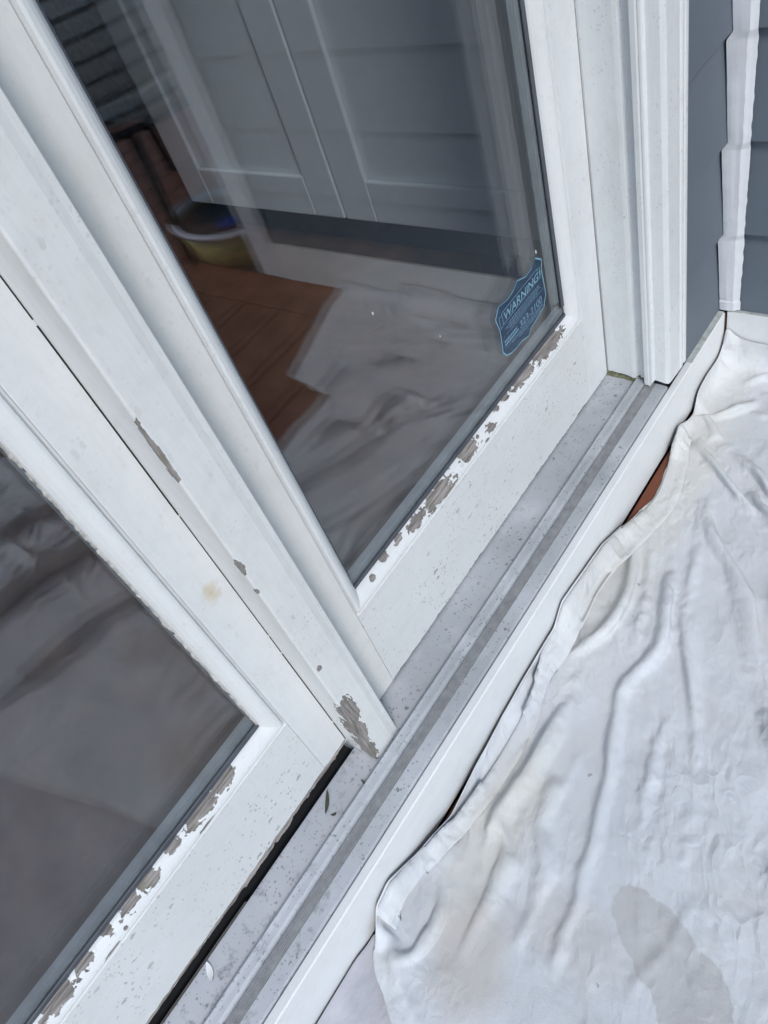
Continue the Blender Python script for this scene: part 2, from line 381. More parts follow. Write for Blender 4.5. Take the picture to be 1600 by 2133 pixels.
# ------------------------------------------------------------------ door sill
sill = thing('door_sill', 'weathered grey door sill with a raised track rib and ribbed strip', 'door sill', (0.2, 0.5, -0.02))
X0, X1 = -0.95, 1.0185
prism('sill_plate', [(0.600, -0.030), (0.600, -0.022), (0.5490, -0.022), (0.5480, -0.0005), (0.5470, 0.0), (0.4995, -0.0012), (0.4995, -0.030)], X0, 0.186, 'x', M['sill'], sill)
prism('sill_plate', [(0.600, -0.030), (0.600, -0.004), (0.5515, 0.0), (0.4995, -0.0012), (0.4995, -0.030)], 0.1862, X1, 'x', M['sill'], sill)
prism('track_rib', [(0.4993, -0.03), (0.4990, 0.0068), (0.4980, 0.0080), (0.4966, 0.0078), (0.4956, 0.0055), (0.4930, 0.0046), (0.4860, 0.0040), (0.4822, 0.0022), (0.4812, -0.0030), (0.4800, -0.0034), (0.4800, -0.03)], X0, X1, 'x', M['sill'], sill)
rib = [(0.4797, -0.03), (0.4797, -0.0025)]
for k in range(6):
    y1 = 0.4790 - k * 0.0026
    rib += [(y1, 0.0000), (y1 - 0.0012, 0.0001), (y1 - 0.0016, -0.0012), (y1 - 0.0024, -0.0012)]
rib += [(0.4632, -0.0010), (0.4632, -0.03)]
prism('ribbed_strip', rib, X0, X1, 'x', M['track'], sill)
prism('nosing', [(0.4630, -0.03), (0.4630, 0.0002), (0.4450, -0.0016), (0.4432, -0.0020), (0.4422, -0.0035), (0.4422, -0.03)], X0, X1, 'x', M['sill'], sill)
box('channel', X0, 0.185, 0.5500, 0.5995, -0.0215, -0.0205, M['channel'], sill, 0)
box('weather_seal', X0, -0.055, 0.5495, 0.5535, -0.020, -0.004, plain('worn_weather_seal', (0.15, 0.14, 0.13), 0.8), sill, 0.0008)
box('shim', -0.95, -0.262, 0.5560, 0.585, -0.020, -0.0005, M['black'], sill, 0.0008)

# ------------------------------------------------------------------ door frame: jamb and outer casing on the right, header, left jamb
fr_ = thing('door_frame', 'white painted door jamb and moulded casing to the right of the fixed panel', 'door frame', (1.05, 0.5, 0))
H_ = 2.10
def ragged_base(o, amp, zlo):
    me = o.data
    for v in me.vertices:
        if v.co.z < zlo + 0.001:
            v.co.z += amp * (0.5 + 0.5 * mn.noise(Vector((v.co.x * 160, v.co.y * 160, 3.3))) + rnd.random() * 0.5)
jp = [(1.0215, 0.602), (1.0185, 0.560)]
for k in range(9): jp.append((1.0185 - 0.0006 * k, 0.5595 - 0.0067 * k))
jp += [(1.0145, 0.4995), (1.0195, 0.4985), (1.0195, 0.4925), (1.0175, 0.4920), (1.0175, 0.4815), (1.094, 0.4815), (1.094, 0.602)]
o = prism('jamb', jp, 0.0045, H_, 'z', M['jamb'], fr_, 0.0006); ragged_base(o, 0.006, 0.0045)
bpf = [(1.0080, 0.4810), (1.0062, 0.4795), (1.0060, 0.4725), (1.0072, 0.4700), (1.0066, 0.4680), (1.0072, 0.4650), (1.0092, 0.4635), (1.0120, 0.4630), (1.0128, 0.4618),
       (1.0160, 0.4450), (1.0190, 0.4405), (1.0205, 0.4392), (1.0215, 0.4397), (1.0225, 0.4388), (1.050, 0.4372), (1.0600, 0.4375), (1.0612, 0.4360), (1.0645, 0.4348), (1.0690, 0.4352), (1.0705, 0.4368),
       (1.0730, 0.4372), (1.0745, 0.4352), (1.0790, 0.4346), (1.0830, 0.4356), (1.0845, 0.4374), (1.0900, 0.4382), (1.0938, 0.4410), (1.0945, 0.4440), (1.0938, 0.4810)]
o = prism('casing', bpf, 0.0008, H_, 'z', M['jamb'], fr_, 0.0005)
for v in o.data.vertices:
    if v.co.z < 0.002:
        v.co.z = interp(v.co.y, [(0.43, 0.0035), (0.446, 0.004), (0.4640, 0.013), (0.4670, 0.001), (0.481, 0.0015)]) + 0.003 * rnd.random() + (0.006 if v.co.x > 1.06 else 0.0) * (v.co.x - 1.03) / 0.06
prism('stop_seam', [(1.0186, 0.5600), (1.0172, 0.5585), (1.0172, 0.5560), (1.0178, 0.5545), (1.0186, 0.5560)], 0.004, H_, 'z', M['beadV'], fr_, smooth=True)
box('header', -0.74, 1.094, 0.45, 0.602, H_ + 0.001, 2.16, M['jamb'], fr_, 0.002)
box('jamb', -0.74, -0.685, 0.45, 0.602, 0.002, H_, M['jamb'], fr_, 0.002)
M['moss'] = plain('mossy_putty', (0.13, 0.135, 0.075), 0.9, nscale=150, namp=0.6, bump=0.001)
gv, gf = [], []
n = 60
for i in range(n + 1):                                    # mossy crumbs where the jamb stands on the sill
    yy = 0.5595 - 0.080 * i / n
    hh = 0.0055 + 0.0035 * mn.noise(Vector((yy * 170, 0.2, 5))); ww = 0.0035 + 0.0025 * mn.noise(Vector((yy * 190, 4.2, 5)))
    xx = 1.0165 if yy > 0.492 else 1.0185
    gv += [(xx - ww, yy, -0.001), (xx - ww * 0.4, yy, hh * 0.7), (xx + 0.004, yy, hh + 0.002)]
for i in range(n):
    for k in range(2):
        gf.append((i * 3 + k, i * 3 + k + 1, (i + 1) * 3 + k + 1, (i + 1) * 3 + k))
mesh('moss_line', gv, gf, M['moss'], fr_, True)

# ------------------------------------------------------------------ glazed door panels
Y0, Y1 = 0.557, 0.600
def bead_side(side, rect, prof, mat, parent, name='bead', butt=None):
    """one mitred stick of moulding round an opening; prof = [(inset, y), ...]"""
    x0, x1, z0, z1 = rect
    n = len(prof); v = []; f = []
    steps = 40
    for s in range(steps + 1):
        t = s / steps
        for o_, y in prof:
            a, b, c_, d = x0 + o_, x1 - o_, z0 + o_, z1 - o_
            if butt is not None:
                if side in ('bottom', 'top'): a, b = x0 + butt, x1 - butt
                else: c_, d = z0 + butt, z1 - butt
            if side == 'bottom': p = (a + (b - a) * t, y, c_)
            elif side == 'top': p = (a + (b - a) * t, y, d)
            elif side == 'left': p = (a, y, c_ + (d - c_) * t)
            else: p = (b, y, c_ + (d - c_) * t)
            v.append(p)
    for s in range(steps):
        for i in range(n):
            j = (i + 1) % n
            f.append((s * n + i, s * n + j, (s + 1) * n + j, (s + 1) * n + i))
    f.append(tuple(range(n))); f.append(tuple(steps * n + i for i in range(n)))
    return mesh(name, v, f, mat, parent, False)
BEAD = [(0.0003, Y0 + 0.010), (0.0003, Y0 + 0.0008), (0.0020, Y0 + 0.0050), (0.0032, Y0 + 0.0050), (0.0045, Y0 + 0.0008), (0.0075, Y0 + 0.0002), (0.012, Y0 + 0.0014), (0.0165, Y0 + 0.0040), (0.0205, Y0 + 0.0078), (0.0232, Y0 + 0.0115), (0.0245, Y0 + 0.0150), (0.0245, Y0 + 0.0170)]
BEADV = BEAD
def rail_mesh(name, x0, x1, zb, zt, amp, mat, parent, step=0.0022):
    """bottom rail with its lower paint edge broken and chipped"""
    n = int((x1 - x0) / step); v = []; f = []
    for i in range(n + 1):
        x = x0 + (x1 - x0) * i / n
        big = max(0.0, mn.noise(Vector((x * 22, 5.5, 0.3)))) ** 1.2
        j = amp * (0.55 * big + 0.45 * max(0, mn.noise(Vector((x * 95, 2.2, 0)))) + 0.35 * abs(mn.noise(Vector((x * 330, 8.0, 0)))))
        v += [(x, Y0 + 0.0004, zt), (x, Y0 + 0.0004, zb + j), (x, Y0 + 0.0018, zb + j), (x, Y0 + 0.004, zb + 0.0), (x, Y1, zb), (x, Y1, zt)]
    for i in range(n):
        for k in range(6):
            a = i * 6 + k; b = i * 6 + (k + 1) % 6
            f.append((a, b, b + 6, a + 6))
    f.append(tuple(range(6))); f.append(tuple(n * 6 + k for k in range(6)))
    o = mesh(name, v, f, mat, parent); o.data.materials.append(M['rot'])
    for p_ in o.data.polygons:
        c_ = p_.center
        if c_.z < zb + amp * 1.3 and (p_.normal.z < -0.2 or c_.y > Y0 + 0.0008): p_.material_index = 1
    return o
def door_panel(root, xl, xr, rect, zb, mat_ls, mat_rs, mat_bead, amp, gas):
    x0, x1, z0, z1 = rect
    ZT = 2.09
    box('stile', xl, x0 - 0.0002, Y0, Y1, zb, ZT, mat_ls, root, 0.0008)
    box('stile', x1 + 0.0002, xr, Y0, Y1, zb, ZT, mat_rs, root, 0.0012)
    rail_mesh('bottom_rail', x0 + 0.0003, x1 - 0.0003, zb, z0, amp, M['rail'], root)
    box('top_rail', x0 + 0.0003, x1 - 0.0003, Y0, Y1, z1, ZT, M['rail'], root, 0.001)
    bead_side('bottom', rect, BEAD, mat_bead, root)
    bead_side('top', rect, BEAD, M['beadV'], root)
    bead_side('left', rect, BEADV, M['beadV'], root)
    bead_side('right', rect, BEADV, M['beadV'], root)
    inner = [(0.0003, Y1 - 0.004), (0.0003, Y1), (0.020, Y1), (0.024, Y1 - 0.004)]
    for s in ('bottom', 'top', 'left', 'right'): bead_side(s, rect, inner, M['beadV'], root, 'inner_stop')
    gy = Y0 + 0.0172
    e = 0.006
    for k, (ya, yb) in enumerate(((gy, gy + 0.004), (gy + 0.016, gy + 0.020))):
        box('glass_pane', x0 + e, x1 - e, ya, yb, z0 + e, z1 - e, M['glass'], root, 0)
    for s in ('bottom', 'top', 'left', 'right'):
        g0, g1, g2 = gas[s]
        bead_side(s, rect, [(g0, gy - 0.0026), (g1 - 0.001, gy - 0.0026), (g1, gy - 0.0016), (g1, gy - 0.0002), (g0, gy - 0.0002)], M['gasket'], root, 'gasket', 0.0236 if s in ('bottom', 'top') else 0.045)
        bead_side(s, rect, [(e + 0.001, gy + 0.0045), (g2, gy + 0.0045), (g2, gy + 0.0155), (e + 0.001, gy + 0.0155)], M['spacer'], root, 'spacer_bar', 0.007 if s in ('bottom', 'top') else 0.0545)
gR = {'bottom': (0.0235, 0.0300, 0.0385), 'top': (0.0235, 0.030, 0.0385), 'left': (0.0235, 0.0275, 0.030), 'right': (0.0235, 0.0315, 0.0375)}
gL = {'bottom': (0.0235, 0.0315, 0.0375), 'top': (0.0235, 0.030, 0.0385), 'left': (0.0235, 0.0275, 0.030), 'right': (0.0235, 0.0252, 0.0256)}
pl = thing('glazed_door', 'white glazed door on the left, its peeling bottom edge above a black gap', 'door', (-0.24, 0.578, 0.012), 'glazed door panels')
door_panel(pl, -0.680, 0.1885, (-0.590, 0.1372, 0.1615, 1.98), 0.0125, M['stile'], M['stileL'], M['beadL'], 0.006, gL)
pr = thing('glazed_door', 'white glazed door panel on the right, with the blue warning sticker on its glass', 'door', (0.61, 0.578, 0.002), 'glazed door panels')
door_panel(pr, 0.1925, 1.0165, (0.300, 0.9475, 0.1770, 1.98), 0.0015, M['stile'], M['jamb'], M['beadR'], 0.0065, gR)
box('shadow_gap', 0.30, 1.014, Y0 + 0.0022, Y0 + 0.006, -0.0012, 0.0022, M['black'], pr, 0)  # black strip put in to stand for the shade under the right rail

# torn bare-wood edge under the left panel: irregular curling splinter strips
def splinter(x0, x1, zt, drop, out, parent):
    n = max(6, int((x1 - x0) / 0.0025)); v = []; f = []
    for i in range(n + 1):
        x = x0 + (x1 - x0) * i / n; e = min(1.0, min(i, n - i) / 4 + 0.25)
        d = drop * e * (0.75 + 0.7 * mn.noise(Vector((x * 55, 9, 0))) + 0.25 * mn.noise(Vector((x * 240, 3, 0))))
        v += [(x, Y0 - 0.0004, zt + 0.0025 * mn.noise(Vector((x * 90, 1, 0)))), (x, Y0 - out * e, zt - d * 0.45), (x, Y0 + 0.0005 - out * 0.3 * e, zt - d), (x, Y0 + 0.004, zt - d * 0.9), (x, Y0 + 0.005, zt)]
    for i in range(n):
        for k in range(5):
            a = i * 5 + k; b = i * 5 + (k + 1) % 5
            f.append((a, b, b + 5, a + 5))
    f.append((0, 1, 2, 3, 4)); f.append(tuple(n * 5 + k for k in range(5)))
    return mesh('splinter', v, f, M['wood'], parent)
for a, b, zt, dr, out in ((0.100, 0.186, 0.0195, 0.0105, 0.0020), (0.060, 0.1035, 0.0185, 0.0085, 0.0014), (0.018, 0.066, 0.0195, 0.0125, 0.0030), (-0.048, 0.024, 0.0185, 0.0110, 0.0030), (-0.12, -0.04, 0.018, 0.0075, 0.0012), (-0.30, -0.115, 0.0175, 0.0065, 0.0010), (-0.60, -0.29, 0.0175, 0.006, 0.001)):
    splinter(a, b, zt, dr, out, pl)
# crust of old putty along the inner edge of the left panel's stile
cv, cf = [], []
n = 420
for i in range(n + 1):
    z = 0.190 + 1.2 * i / n
    wv = 0.0018 + 0.0014 * mn.noise(Vector((z * 60, 0, 4))) + 0.0012 * mn.noise(Vector((z * 200, 0, 8)))
    x = 0.1372 - 0.0240
    cv += [(x + 0.0016, Y0 + 0.0125, z), (x - wv, Y0 + 0.0155, z), (x - wv * 1.2, Y0 + 0.0171, z), (x + 0.002, Y0 + 0.0171, z)]
for i in range(n):
    for k in range(3):
        cf.append((i * 4 + k, i * 4 + k + 1, (i + 1) * 4 + k + 1, (i + 1) * 4 + k))
mesh('putty_crust', cv, cf, plain('dirty_putty', (0.46, 0.44, 0.41), 0.8, nscale=120, namp=0.35, bump=0.001), pl)
# blobs of paint on the right pane
for x, z, s in ((0.5209, 0.5053, 0.0022), (0.8686, 0.3573, 0.0028), (0.62, 0.395, 0.0012)):
    ang = [2 * math.pi * k / 9 for k in range(9)]
    rr = [s * (0.45 + 0.5 * rnd.random()) for _ in ang]
    prism('paint_fleck', [(x + 0.55 * r * math.cos(a), z + 1.3 * r * math.sin(a)) for a, r in zip(ang, rr)], Y0 + 0.0160, Y0 + 0.0171, 'y', M['beadV'], pr)

# centre post between the two panels
apf = []
def arc(cx, cy, r, a0, a1, n):
    return [(cx + r * math.cos(R(a0 + (a1 - a0) * i / n)), cy + r * math.sin(R(a0 + (a1 - a0) * i / n))) for i in range(n + 1)]
apf = [(0.1870, 0.5560)] + arc(0.1900, 0.5090, 0.0030, 180, 270, 5) + [(0.2250, 0.5056)] + [(0.2330, 0.5068)] + arc(0.2375, 0.5100, 0.0032, 290, 360, 4) + [(0.2410, 0.5560)]
asl = thing('centre_post', 'white projecting post between the two door panels, bare wood at its foot', 'door post', (0.214, 0.53, 0))
ao = prism('post', apf, 0.0006, 2.09, 'z', M['astragal'], asl, 0.0, False, 60)
for v in ao.data.vertices:
    if v.co.z < 0.002: v.co.z += 0.0015 * rnd.random()
k = 0; z = 0.02
while z < 2.0:
    l = rnd.choice((rnd.uniform(0.02, 0.09), rnd.uniform(0.10, 0.30)))
    box('gap_line', 0.1868 - rnd.uniform(0.0006, 0.0013), 0.1869, Y0 - 0.0004, Y0 + 0.002, z, z + l, M['black'], asl, 0); z += l + rnd.uniform(0.002, 0.007)
gvp = [(0.1869, 0.5565), (0.1893, 0.5565), (0.1893, 0.5600), (0.1869, 0.5600)]

# ------------------------------------------------------------------ warning sticker on the right pane
SY = Y0 + 0.0168
def film(name, alpha, colr):
    nt = NT(name)
    d = nt.n('ShaderNodeBsdfDiffuse', Color=colr); t = nt.n('ShaderNodeBsdfTransparent', Color=(0.82, 0.88, 0.95))
    mx = nt.t.nodes.new('ShaderNodeMixShader'); mx.inputs[0].default_value = alpha
    nt.t.links.new(t.outputs[0], mx.inputs[1]); nt.t.links.new(d.outputs[0], mx.inputs[2]); nt.t.links.new(mx.outputs[0], nt.out.inputs[0])
    return nt.m
stk = thing('warning_sticker', 'blue shield-shaped WARNING sticker in the lower corner of the right pane', 'sticker', (0.811, SY, 0.25))
MF = film('sticker_film', 0.22, (0.07, 0.12, 0.20)); ML = film('sticker_print', 0.72, (0.26, 0.46, 0.56)); ML2 = film('sticker_fine_print', 0.60, (0.24, 0.40, 0.52))
raw = [(0.8652, 0.3507), (0.8811, 0.3379), (0.8770, 0.3214), (0.8785, 0.2949), (0.8790, 0.2760), (0.8688, 0.2600), (0.8407, 0.2538), (0.824, 0.2509), (0.814, 0.2430), (0.7936, 0.2489), (0.7777, 0.2485), (0.7625, 0.2505), (0.7491, 0.2565), (0.7418, 0.2671), (0.7435, 0.2837), (0.7453, 0.3056), (0.7399, 0.3295), (0.7528, 0.3437), (0.776, 0.3387), (0.7955, 0.3412), (0.809, 0.3491), (0.8326, 0.3403), (0.8522, 0.3421)]
SC = Vector((0.811, 0.298))
def shrink(p, k): return tuple(SC + (Vector(p) - SC) * k)
prism('film', raw, SY, SY + 0.0003, 'y', MF, stk)
rv = [(p[0], SY - 0.00025, p[1]) for p in raw] + [(q[0], SY - 0.00025, q[1]) for q in (shrink(p, 0.965) for p in raw)]
n = len(raw)
mesh('border', rv, [(i, (i + 1) % n, n + (i + 1) % n, n + i) for i in range(n)], ML, stk)
def flat_line(name, a, b, w_, mat):
    a = Vector(a); b = Vector(b); d = (b - a).normalized(); p = Vector((-d.y, d.x)) * w_ / 2
    q = [a + p, a - p, b - p, b + p]
    return mesh(name, [(v.x, SY - 0.0003, v.y) for v in q], [(0, 1, 2, 3)], mat, stk)
def lettering(name, s, x, z, size, mat, shear=0.0, xs=1.0):
    cu = bpy.data.curves.new(name, 'FONT'); cu.body = s; cu.size = size; cu.shear = shear; cu.offset = size * 0.012
    tmp = bpy.data.objects.new(name, cu); col.objects.link(tmp)
    dg = bpy.context.evaluated_depsgraph_get(); me = bpy.data.meshes.new_from_object(tmp.evaluated_get(dg))
    bpy.data.objects.remove(tmp)
    for v in me.vertices: v.co = Vector((x + v.co.x * xs, SY - 0.0004, z + v.co.y))
    return link_obj(name, me, mat, stk)
flat_line('banner_line', (0.758, 0.3285), (0.8640, 0.3310), 0.0009, ML); flat_line('banner_line', (0.758, 0.3085), (0.8640, 0.3135), 0.0009, ML)
flat_line('banner_line', (0.758, 0.3285), (0.758, 0.3085), 0.0009, ML); flat_line('banner_line', (0.864, 0.331), (0.864, 0.3135), 0.0009, ML)
flat_line('banner_line', (0.750, 0.3250), (0.757, 0.3250), 0.0009, ML); flat_line('banner_line', (0.750, 0.3250), (0.750, 0.3060), 0.0009, ML)
flat_line('banner_line', (0.750, 0.3060), (0.757, 0.3085), 0.0009, ML); flat_line('banner_line', (0.872, 0.329), (0.872, 0.3110), 0.0009, ML); flat_line('banner_line', (0.865, 0.329), (0.872, 0.329), 0.0009, ML)
lettering('lettering', 'WARNING!', 0.7605, 0.3125, 0.0185, ML, 0.18, 1.16)
lettering('lettering', '323-3100', 0.7960, 0.2720, 0.0165, ML2, 0.05, 1.10)
for zz, a, b in ((0.3030, 0.768, 0.862), (0.2985, 0.762, 0.866), (0.2940, 0.770, 0.858), (0.2660, 0.770, 0.866), (0.2615, 0.790, 0.858)):
    x = a
    while x < b:
        l = rnd.uniform(0.002, 0.008); flat_line('fine_print', (x, zz), (min(x + l, b), zz + 0.0003), 0.0019, ML2); x += l + 0.0018
flat_line('rule_line', (0.752, 0.2895), (0.876, 0.2905), 0.0007, ML2); flat_line('rule_line', (0.752, 0.2690), (0.872, 0.2700), 0.0007, ML2)
for zz, a, b in ((0.2800, 0.752, 0.788), (0.2745, 0.752, 0.790)):
    x = a
    while x < b:
        flat_line('fine_print', (x, zz), (x + 0.0032, zz), 0.0036, ML); x += 0.0046

# ------------------------------------------------------------------ small litter on the sill
ML_ = plain('dry_leaf', (0.055, 0.06, 0.035), 0.7)
def sliver(name, cx, cy, ang, l, w_, label, mat):
    v = []; f = []; n = 8
    for i in range(n + 1):
        t = i / n - 0.5; ww = w_ * math.cos(t * math.pi) ** 0.7 / 2 + 0.0002
        cxx = cx + math.cos(ang) * t * l; cyy = cy + math.sin(ang) * t * l + 0.003 * t * t
        p = Vector((-math.sin(ang), math.cos(ang))) * ww; zz = 0.0008 + 0.002 * (2 * t) ** 2
        v += [(cxx + p.x, cyy + p.y, zz), (cxx - p.x, cyy - p.y, zz + 0.0008), (cxx - p.x, cyy - p.y, zz + 0.0003), (cxx + p.x, cyy + p.y, zz - 0.0005)]
    for i in range(n):
        for k in range(4): f.append((i * 4 + k, i * 4 + (k + 1) % 4, i * 4 + 4 + (k + 1) % 4, i * 4 + 4 + k))
    f.append((0, 1, 2, 3)); f.append((n * 4, n * 4 + 1, n * 4 + 2, n * 4 + 3))
    tag(mesh(name, v, f, mat), label, 'leaf' if 'leaf' in name else 'debris')
sliver('dry_leaf', 0.1034, 0.5332, R(35), 0.034, 0.0055, 'thin dark dry leaf blade lying on the sill below the centre post', ML_)
sliver('leaf_scrap', 0.0959, 0.5138, R(-35), 0.009, 0.0034, 'tiny dark scrap beside the thin dry leaf on the sill', ML_)
sliver('leaf_curl', 0.152, 0.503, R(80), 0.010, 0.0030, 'tiny curled dark leaf against the raised track rib', ML_)
sliver('paint_chip', -0.1409, 0.5343, R(62), 0.024, 0.0085, 'white paint chip lying on the grey sill near the bottom edge', M['beadV'])

# ------------------------------------------------------------------ drop cloths
nt = NT('cotton_drop_cloth')
mott = nt.noise(nt.pos, 4.0, 4); fine = nt.noise(nt.pos, 22, 5)
c = nt.mix(nt.ramp(mott, 0.35, 0.7), (0.600, 0.610, 0.625), (0.685, 0.690, 0.700))
c = nt.mix(nt.math('MULTIPLY', nt.ramp(fine, 0.52, 0.75), 0.30), c, (0.54, 0.52, 0.47))
P = nt.vmath('ADD', nt.pos, (0, 0, 0))
# worn yellowish area near the lower left and the leaf-shaped beige stain
sx = nt.n('ShaderNodeSeparateXYZ', Vector=nt.pos)
def ell2(cx, cy, rx, ry, ang):
    d = nt.vmath('SUBTRACT', nt.pos, (cx, cy, 0))
    rot = nt.t.nodes.new('ShaderNodeVectorRotate'); rot.rotation_type = 'Z_AXIS'
    nt.set(rot.inputs['Vector'], d); rot.inputs['Angle'].default_value = -ang
    q = nt.vmath('MULTIPLY', rot.outputs[0], (1 / rx, 1 / ry, 0))
    return nt.math('SUBTRACT', 1.0, nt.vmath('LENGTH', q))
jag = nt.math('MULTIPLY', nt.math('SUBTRACT', nt.noise(nt.pos, 38, 4), 0.5), 0.5)
st1 = nt.math('ADD', nt.math('MAXIMUM', ell2(0.196, 0.105, 0.082, 0.040, R(60)), ell2(0.165, 0.055, 0.06, 0.045, R(35))), jag)
c = nt.mix(nt.math('MULTIPLY', nt.ramp(st1, 0.0, 0.06), 0.50), c, (0.44, 0.415, 0.38))
c = nt.mix(nt.math('MULTIPLY', nt.ramp(nt.math('ADD', ell2(0.22, 0.35, 0.16, 0.055, R(0)), jag), -0.2, 0.5), 0.42), c, (0.58, 0.53, 0.43))
c = nt.mix(nt.math('MULTIPLY', nt.ramp(nt.math('ADD', ell2(0.85, 0.38, 0.40, 0.06, R(0)), jag), -0.2, 0.5), 0.40), c, (0.66, 0.62, 0.53))
c = nt.mix(nt.math('MULTIPLY', nt.ramp(nt.math('ADD', ell2(0.06, 0.30, 0.09, 0.06, R(20)), jag), -0.1, 0.5), 0.50), c, (0.50, 0.43, 0.37))
c = nt.mix(nt.math('MULTIPLY', nt.ramp(nt.math('ADD', ell2(0.15, 0.20, 0.09, 0.05, R(80)), jag), -0.1, 0.5), 0.35), c, (0.50, 0.46, 0.42))
sp = nt.math('MULTIPLY', nt.specks(34, 0.10, (1, 1, 1), 0.72), 0.6)
c = nt.mix(sp, c, (0.25, 0.24, 0.22))
wv = nt.t.nodes.new('ShaderNodeTexWave'); wv.inputs['Scale'].default_value = 260; wv.bands_direction = 'DIAGONAL'; wv.inputs['Distortion'].default_value = 0.6; wv.inputs['Detail'].default_value = 2
nt.t.links.new(nt.pos, wv.inputs['Vector'])
mpn = nt.t.nodes.new('ShaderNodeMapping'); mpn.vector_type = 'TEXTURE'; mpn.inputs['Rotation'].default_value = (0, 0, R(27)); mpn.inputs['Scale'].default_value = (2.6, 0.8, 1)
nt.t.links.new(nt.pos, mpn.inputs['Vector'])
cre = nt.noise(mpn.outputs[0], 26, 4, 0.6)
def crumple(sc_, warp):
    wv_ = nt.vmath('ADD', mpn.outputs[0], nt.vmath('MULTIPLY', nt.vmath('SUBTRACT', nt.noise(nt.pos, 9, 3, 0.6, True), (0.5, 0.5, 0.5)), (warp, warp, warp)))
    v1 = nt.n('ShaderNodeTexVoronoi', Vector=wv_, Scale=sc_); v1.feature = 'DISTANCE_TO_EDGE'
    return nt.ramp(v1.outputs['Distance'], 0.0, 0.42, 1.0, 0.0)
gate = nt.ramp(nt.noise(nt.pos, 6, 2), 0.36, 0.60, 0.25, 1.0)
crm = nt.math('MULTIPLY', nt.math('ADD', nt.math('MULTIPLY', crumple(10, 0.14), 2.2), nt.math('ADD', nt.math('MULTIPLY', crumple(22, 0.10), 1.2), nt.math('MULTIPLY', crumple(50, 0.06), 0.45))), gate)
hh = nt.math('ADD', nt.math('MULTIPLY', wv.outputs['Fac'], 0.05), nt.math('ADD', nt.math('MULTIPLY', cre, 0.8), crm))
M['cloth'] = nt.done(c, 0.85, hh, 0.0035, 0.55, 0.0, 0.15)
nt = NT('grey_stained_cloth')
mott = nt.noise(nt.pos, 16, 5)
c = nt.mix(nt.ramp(mott, 0.3, 0.7), (0.40, 0.39, 0.42), (0.56, 0.55, 0.57))
M['cloth2'] = nt.done(c, 0.88, nt.noise(nt.scale((1, 2, 1)), 45, 5), 0.004, 0.5, 0.0, 0.15)

def seg_dist(p, a, b):
    ab = b - a; t = max(0.0, min(1.0, (p - a).dot(ab) / ab.length_squared)); q = a + ab * t
    d = p - q; s = 1.0 if ab.x * d.y - ab.y * d.x > 0 else -1.0
    return d.length, s, t
def poly_dist(p, pts):
    best = (9, 1, 0.0)
    n = len(pts) - 1
    for i in range(n):
        d, s, t = seg_dist(p, pts[i], pts[i + 1])
        if d < best[0]: best = (d, s, (i + t) / n)
    return best
def V2(l): return [Vector(p) for p in l]
